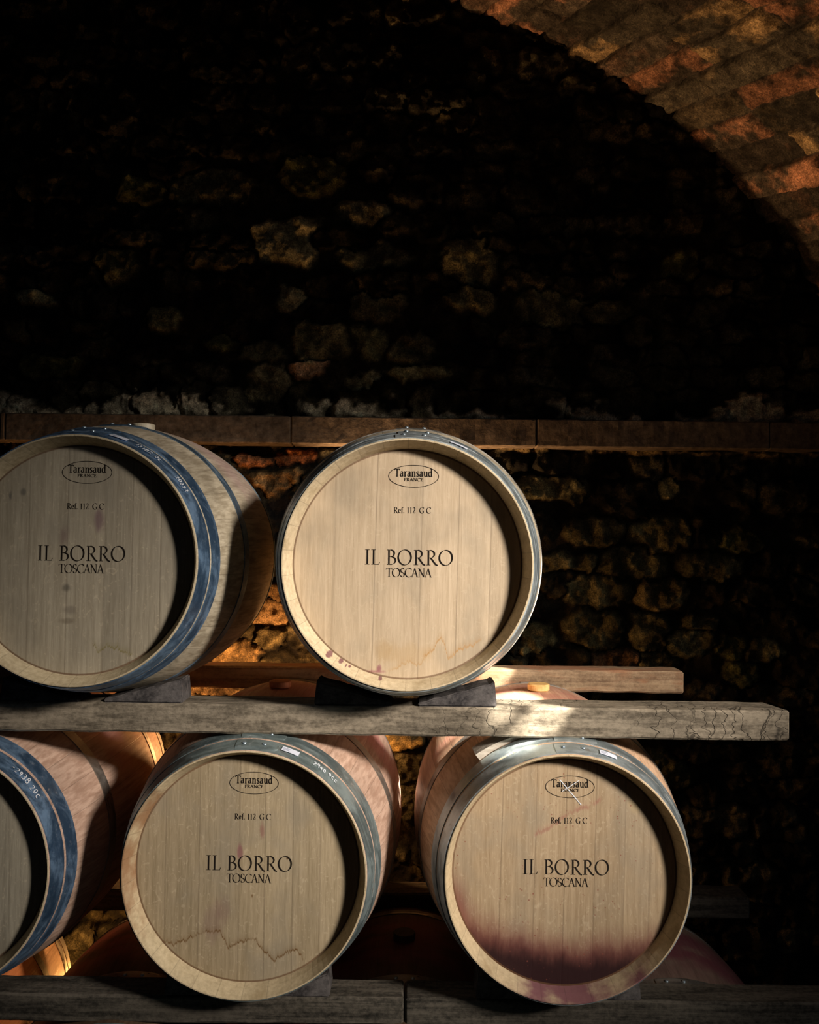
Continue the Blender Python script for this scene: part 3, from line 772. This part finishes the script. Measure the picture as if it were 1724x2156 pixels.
def build_side_wall():
    a0 = R(-8); sx = VC[0]+VR*math.cos(a0)+.02; sz = VC[1]+VR*math.sin(a0)+.05
    us = np.arange(-.06, 2.3, .012); vs = np.arange(0, sz, .012)
    U, V_ = np.meshgrid(us, vs, indexing='ij')
    wu = U+fbm(U*7, V_*7, 5)*.03; wv = V_+fbm(U*7+9, V_*7, 6)*.03
    r_ = np.floor(wv/.125); fv = wv/.125-r_; q = (wu+.2*hash2(r_, r_*0, 4))/.3; b_ = np.floor(q); fu = q-b_
    inside = sstep(.001, .014, np.minimum(np.minimum(fv, 1-fv)*.125, np.minimum(fu, 1-fu)*.3))
    h1 = hash2(r_, b_, 7)
    H = inside*(.006+.02*h1)+fbm(U*25, V_*25, 3, 5)*.03
    tone = (np.array([.075, .065, .045])*(.4+h1[..., None])*inside[..., None]+.008)*(1+fbm(U*30, V_*30, 8)[..., None])
    def pos(u, v, h): return np.stack([sx+.43*u-h, WD-u, v*(sz-.2*np.maximum(u, 0))/sz], -1)
    o = heightfield('wall_right', U, V_, pos, H, np.clip(tone, .003, .5), M_brick); o['kind'] = 'structure'
build_side_wall()

V, Fc = rough_box(-3, 3.2, -2.5, WD+.1, -.06, 0.0, .25, .002, 3, .004, 3)
fl = mesh_obj('floor', V, Fc, M_floor); fl['kind'] = 'structure'

# ------------------------------------------------------------------ rack beams
def beam(x0, x1, y0, y1, z0, z1, m, label, seed, group, endcut=0.0, amp=.0025, step=.022):
    cx, cy = (x0+x1)/2, (y0+y1)/2
    V, Fc = rough_box(x0-cx, x1-cx, y0-cy, y1-cy, 0, z1-z0, step, amp, seed, .005, 16, endcut)
    o = mesh_obj('rack_beam', V, Fc, m, loc=(cx, cy, z0)); tag(o, label, 'beam', group); return o
ZR0 = CAMZ-1.475
GB = 'timber beams of the barrel rack'
ZT1 = CAMZ-.396; ZB1 = ZT1-.071
ZT2 = CAMZ-1.104; ZB2 = ZT2-.066
beam(-2.1, .915, 2.10, 2.215, ZB1, ZT1, M_beam, 'thick weathered grey beam under the two top barrels, lit by sun near its middle', 1, GB, .035)
beam(-2.1, .857, 2.72, 2.82, ZB1+.003, ZT1, M_beam_back, 'brown timber beam behind the sunlit grey one, ending shortly before it', 11, GB)
beam(-2.1, .0, 2.142, 2.235, ZB2, ZT2, M_beam_low, 'dark grey lower front beam under the stained barrel with the jagged tide mark', 21, GB)
beam(.004, 2.2, 2.142, 2.235, ZB2, ZT2, M_beam_low, 'grey lower front beam running out of the photo at bottom right', 31, GB)
beam(-2.1, 1.08, 2.77, 2.87, ZB2, ZT2, M_beam_low, 'dark lower rear beam seen in the gap between the two lower barrels', 41, GB)
ZT3 = ZR0-.348; 
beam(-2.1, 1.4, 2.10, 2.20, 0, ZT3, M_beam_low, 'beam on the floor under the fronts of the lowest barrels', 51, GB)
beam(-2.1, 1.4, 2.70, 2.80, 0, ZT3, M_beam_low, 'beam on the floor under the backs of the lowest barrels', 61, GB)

def chock(cx, side, y0, zt, label, h=.058, x_in=.03, x_out=.219, t_in=.008, depth=.09, m=M_wedge, seed=0):
    """tapered wedge: thick outer end, thin inner end"""
    n = 10; prof = []
    V = []; Fc = []
    xs = [x_in+(x_out-x_in)*i/n for i in range(n+1)]
    for i, x in enumerate(xs):
        t = i/n; hh = t_in+(h-t_in)*t
        jag = .0012*math.sin(i*2.3+seed)
        for y in (0, depth):
            V.append((side*x, y, 0)); V.append((side*(x+(-.006*(1 if i == n else 0))), y, hh+jag))
    for i in range(n):
        a = i*4; b = (i+1)*4
        Fc += [(a, b, b+1, a+1), (a+2, a+3, b+3, b+2), (a+1, b+1, b+3, a+3), (a, a+2, b+2, b)]
    Fc += [(0, 1, 3, 2), (n*4, n*4+2, n*4+3, n*4+1)]
    bm = bmesh.new(); vs = [bm.verts.new(v) for v in V]
    for f in Fc: bm.faces.new([vs[i] for i in f])
    bmesh.ops.recalc_face_normals(bm, faces=bm.faces)
    bmesh.ops.bevel(bm, geom=[e for e in bm.edges if e.is_manifold and e.calc_face_angle(0) > 1.0], offset=.003, segments=2, affect='EDGES')
    me = bpy.data.meshes.new('wooden_chock'); bm.to_mesh(me); bm.free(); me.materials.append(m)
    o = link(bpy.data.objects.new('wooden_chock', me), None, (cx, y0, zt)); tag(o, label, 'wedge', 'wooden chocks under the barrels'); return o

# ------------------------------------------------------------------ the barrels
HB = hoop_mat('sky_tinted_hoop', (.12, .20, .29), (.28, .40, .52), .1, .8, 1.0)  # galvanised steel; the blue reflection of the sky is put into the colour
HB2 = hoop_mat('deep_sky_tinted_hoop', (.09, .18, .32), (.27, .43, .64), .05, .8, 2.0)  # same steel with a stronger sky reflection painted in
HG = hoop_mat('grey_green_hoop', (.20, .27, .28), (.34, .42, .42), .3, .75, 3.0)
HS = hoop_mat('bright_steel_hoop', (.38, .46, .48), (.55, .62, .64), .35, .8, 4.0, .38)
HR = hoop_mat('dull_steel_hoop', (.26, .25, .22), (.42, .40, .36), .3, .8, 5.0, .36)

Bpale = body_mat('pale_oak_staves', (.30, .25, .17), (.56, .49, .36), (.40, .24, .24), .55, 1.0, .35)
Bpink = body_mat('wine_tinted_staves', (.38, .24, .17), (.60, .42, .32), (.42, .14, .15), .75, 2.0, .2)
Borange = body_mat('tan_staves', (.40, .25, .15), (.60, .40, .26), (.45, .15, .12), .6, 3.0, .15)
Blow = body_mat('shade_darkened_staves', (.055, .033, .018), (.10, .06, .035), (.30, .08, .10), .8, 4.0, .3)  # oak of the shaded lowest barrels, the shade put into the base colour
Bpurple = body_mat('purple_stained_staves', (.13, .09, .07), (.21, .145, .115), (.13, .035, .05), .9, 5.0, .2)
Cpale = chime_mat('pale_chime', (.42, .34, .21), (.66, .56, .37), None, seed=1.0)
Cspot = chime_mat('light_chime', (.50, .40, .25), (.72, .60, .40), None, seed=2.0, spots=((-.174, -.206, .0085), (-.148, -.2222, .0062), (-.136, -.232, .003), (-.1285, -.2345, .003), (-.058, -.2600, .005)))
Crust = chime_mat('rust_marked_chime', (.42, .34, .21), (.64, .53, .34), (.26, .12, .05), (-1, .05), 3.0, .8)
Cwine = chime_mat('wine_marked_chime', (.42, .33, .20), (.60, .48, .30), (.16, .05, .075), (.15, -1), 4.0, .9)
PUR = (.13, .055, .085); OCH = (.42, .26, .09)
H_ul = head_mat('head_grey_oak', (.275, .235, .165), (.44, .39, .29), 1.3, (-.21, -.12, -.03, .055, .12, .185),
   blobs=[(.042, .092, .014, .032, PUR, .6), (-.037, .055, .016, .03, (.16, .09, .09), .45), (-.03, -.065, .012, .012, (.10, .09, .07), .7), (-.022, -.115, .02, .012, (.12, .10, .08), .45),
          (-.165, .145, .006, .016, (.09, .09, .08), .7), (-.135, .155, .007, .010, (.09, .09, .08), .6), (-.025, -.14, .02, .008, (.14, .11, .07), .5)],
   lines=[(((.03, -.185), (.048, -.209), (.067, -.197), (.086, -.199), (.108, -.211), (.13, -.214)), (.17, .14, .03), .75, .0028)], grey=.15)
H_um = head_mat('head_light_oak', (.46, .35, .225), (.64, .51, .35), 2.6, (-.17, -.075, .03, .115, .19),
   blobs=[(-.05, -.20, .03, .03, (.40, .26, .11), .35), (-.062, -.240, .008, .010, (.24, .05, .10), .7), (-.075, -.247, .035, .005, (.30, .08, .12), .6), (.0, -.205, .07, .03, (.50, .33, .15), .35), (-.05, .19, .03, .03, (.42, .31, .2), .35)],
   lines=[(((.035, -.212), (.045, -.208), (.0625, -.197), (.072, -.169), (.086, -.177), (.096, -.218), (.12, -.193), (.147, -.187), (.175, -.167)), (.46, .25, .08), .75, .0038), (((-.045, -.245), (-.02, -.238), (.0055, -.222), (.029, -.232), (.05, -.205)), (.46, .27, .10), .6, .003)])
H_lm = head_mat('head_olive_oak', (.275, .215, .125), (.46, .37, .24), 3.1, (-.195, -.115, -.02, .04, .105, .17),
   blobs=[(.033, .083, .007, .026, (.24, .09, .08), .6), (-.018, .034, .008, .020, (.22, .07, .09), .65), (-.055, -.10, .02, .04, (.18, .10, .09), .4), (-.08, -.13, .03, .05, (.20, .12, .11), .35),
          (.012, -.065, .003, .008, (.14, .07, .02), .9), (.093, .025, .003, .006, (.12, .06, .02), .9)],
   lines=[(((-.205, -.171), (-.172, -.18), (-.145, -.170), (-.1, -.15), (-.063, -.147), (-.0415, -.186), (-.024, -.175), (.018, -.162), (.044, -.194), (.065, -.212), (.108, -.188), (.12, -.186), (.138, -.216)), (.14, .07, .02), .95, .0034)], grey=.1)
H_lr = head_mat('head_wine_stained_oak', (.34, .24, .135), (.54, .41, .26), 4.4, (-.15, -.07, .0, .07, .14, .2),
   blobs=[(.165, .16, .02, .03, (.50, .38, .2), .4)], lines=[(((-.075, .083), (-.038, .100), (.013, .1387), (.0515, .1515), (.09, .17)), (.30, .12, .09), .6, .007)], wine=True, speck=.8, grey=.05)
H_ll = head_mat('head_dark_grey_oak', (.24, .215, .16), (.40, .365, .28), 5.2, (-.2, -.1, .0, .09, .17), grey=.3)
H_row = head_mat('head_plain_oak', (.34, .26, .16), (.5, .4, .27), 6.2, (-.2, -.1, .0, .09, .17))
bung_amber = bung_mat('amber_bung', (.60, .36, .12), (.75, .50, .20))
bung_red = bung_mat('red_brown_bung', (.42, .16, .08), (.55, .24, .13))
bung_pale = bung_mat('pale_bung', (.45, .40, .28), (.55, .50, .38))
bung_dark = bung_mat('dark_bung', (.05, .035, .025), (.09, .06, .04))

ZU = CAMZ-.0535; DU = 1.96
ZL = CAMZ-.773; DL = 2.03; SL = 1.0
ZR = ZR0; DR = 2.03
barrel(-.756, DU, ZU, 'top-row barrel at left with steel hoops tinted by blue sky, grey head and a faint purple smudge', Bpale, Cpale, H_ul, (HB2, HB), seam=.02, bung_m=bung_pale,
       rot=-1.1, sticker=(.315, 0), chalk=[('13182 0C', .46, 0, .014), ('20852', .86, 0, .013)])
barrel(-.004, DU, ZU, 'top-row barrel in the middle of the photo with bright clean head', Bpale, Cspot, H_um, (HS, HR), seam=.035, rot=-.6,
       sticker=(.40, 0))
barrel(-1.101, DL, ZL, 'lower barrel cut off by the left edge, steel hoops tinted deep blue by sky with a white handwritten number', Bpink, Cpale, H_ll, (HB2, HR), SL, bung_m=bung_red,
       chalk=[('-2938 20C', .66, 0, .016)])
barrel(-.371, DL, ZL, 'lower barrel with a brown jagged tide mark across its head', Bpink, Crust, H_lm, (HG, HR), SL, seam=.045, rot=-1.0, bung_m=bung_red,
       sticker=(.345, 0), chalk=[('2940 0CC', .55, 0, .013)])
lr = barrel(.374, DL, ZL, 'lower barrel at right with dark red wine stain along the bottom of its head', Borange, Cwine, H_lr, (HS, HR), SL, seam=.045, bung_m=bung_amber,
       sticker=(.335, 0))
GR = 'oak wine barrels stacked on the rack'
barrel(-1.402, DR, ZR, 'lowest-row barrel at the far left corner, glowing orange behind the blue-hooped one', Borange, Cpale, H_row, (HG, HR), 1.0, bung_m=bung_dark, brand=False)
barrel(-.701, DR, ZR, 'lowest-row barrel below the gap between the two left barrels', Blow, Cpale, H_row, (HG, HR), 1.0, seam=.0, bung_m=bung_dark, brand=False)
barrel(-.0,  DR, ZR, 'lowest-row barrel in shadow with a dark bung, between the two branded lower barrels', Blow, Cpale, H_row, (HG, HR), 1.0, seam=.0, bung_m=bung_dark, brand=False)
barrel(.701, DR, ZR, 'lowest-row barrel with purple stained staves at bottom right', Bpurple, Cpale, H_row, (HG, HR), 1.0, seam=.0, bung_m=bung_dark, brand=False)

# pale chalk cross and wine smear on the lower right head
def head_strokes(root, name, strokes, mat, off, label=None, jitter=0):
    V, Fc = [], []
    fn = head_point(off)
    for (x0, z0, x1, z1, wd) in strokes:
        n = 24; rj = random.Random(int((x0+z1)*1000))
        P = [(x0+(x1-x0)*i/n+rj.uniform(-1, 1)*jitter, z0+(z1-z0)*i/n+rj.uniform(-1, 1)*jitter) for i in range(n+1)]
        stroke(V, Fc, P, lambda a, b: wd, fn)
    o = link(bpy.data.objects.new(name, shared(name, (V, Fc), mat)), root, (0, -LEN/2, RB))
    if label: o['label'] = label
head_strokes(lr, 'chalk_cross', [(-.0125, .2147, .0387, .156, .0020), (.034, .2135, -.006, .187, .0014)], M_chalk, .0010, 'white chalk cross', .0002)

# wooden shim driven between the lower right barrel and the beam
def shim():
    n = 26; V = []; Fc = []
    a0, a1 = R(-39), R(-8)
    for i in range(n+1):
        t = i/n; a = a0+(a1-a0)*t
        y0, y1 = .106, .106+.045
        for y in (y0, y1):
            r = rad(y)*SL+.001
            th = .013*(1-t)+.004
            for rr in (r, r+th): V.append((rr*math.sin(a), y, rr*math.cos(a)))
    for i in range(n):
        a = i*4; b = a+4
        Fc += [(a, b, b+1, a+1), (a+2, a+3, b+3, b+2), (a+1, b+1, b+3, a+3), (a, a+2, b+2, b)]
    Fc += [(0, 1, 3, 2), (n*4, n*4+2, n*4+3, n*4+1)]
    o = mesh_obj('wooden_shim', V, Fc, M_shim, loc=(.374, DL, ZL)); tag(o, 'pale thin wooden shim lying on the shoulder of the wine-stained barrel, behind its hoops', 'shim')
shim()

# chocks
y0 = 2.101
chock(-.756, 1, y0, ZT1, 'dark wooden chock wedged right of the barrel with the purple smudge', seed=1)
chock(-.756, -1, y0, ZT1, 'chock wedged left of the top left barrel', seed=2)
chock(-.004, 1, y0, ZT1, 'grey wooden chock with a sunlit edge, right of the bright middle barrel', h=.060, seed=3)
chock(-.004, -1, y0, ZT1, 'shadowed wooden chock left of the bright middle barrel', seed=4)
for cx, nm in ((-1.101, 'blue-hooped barrel at the left edge'), (-.378, 'barrel with the jagged tide mark'), (.374, 'wine-stained barrel')):
    if cx > -1: chock(cx, 1, 2.143, ZT2, 'dark chock on the lower front beam, right of the '+nm, h=.056, x_out=.20, seed=5)
    chock(cx, -1, 2.143, ZT2, 'dark chock on the lower front beam, left of the '+nm, h=.056, x_out=.20, seed=6)
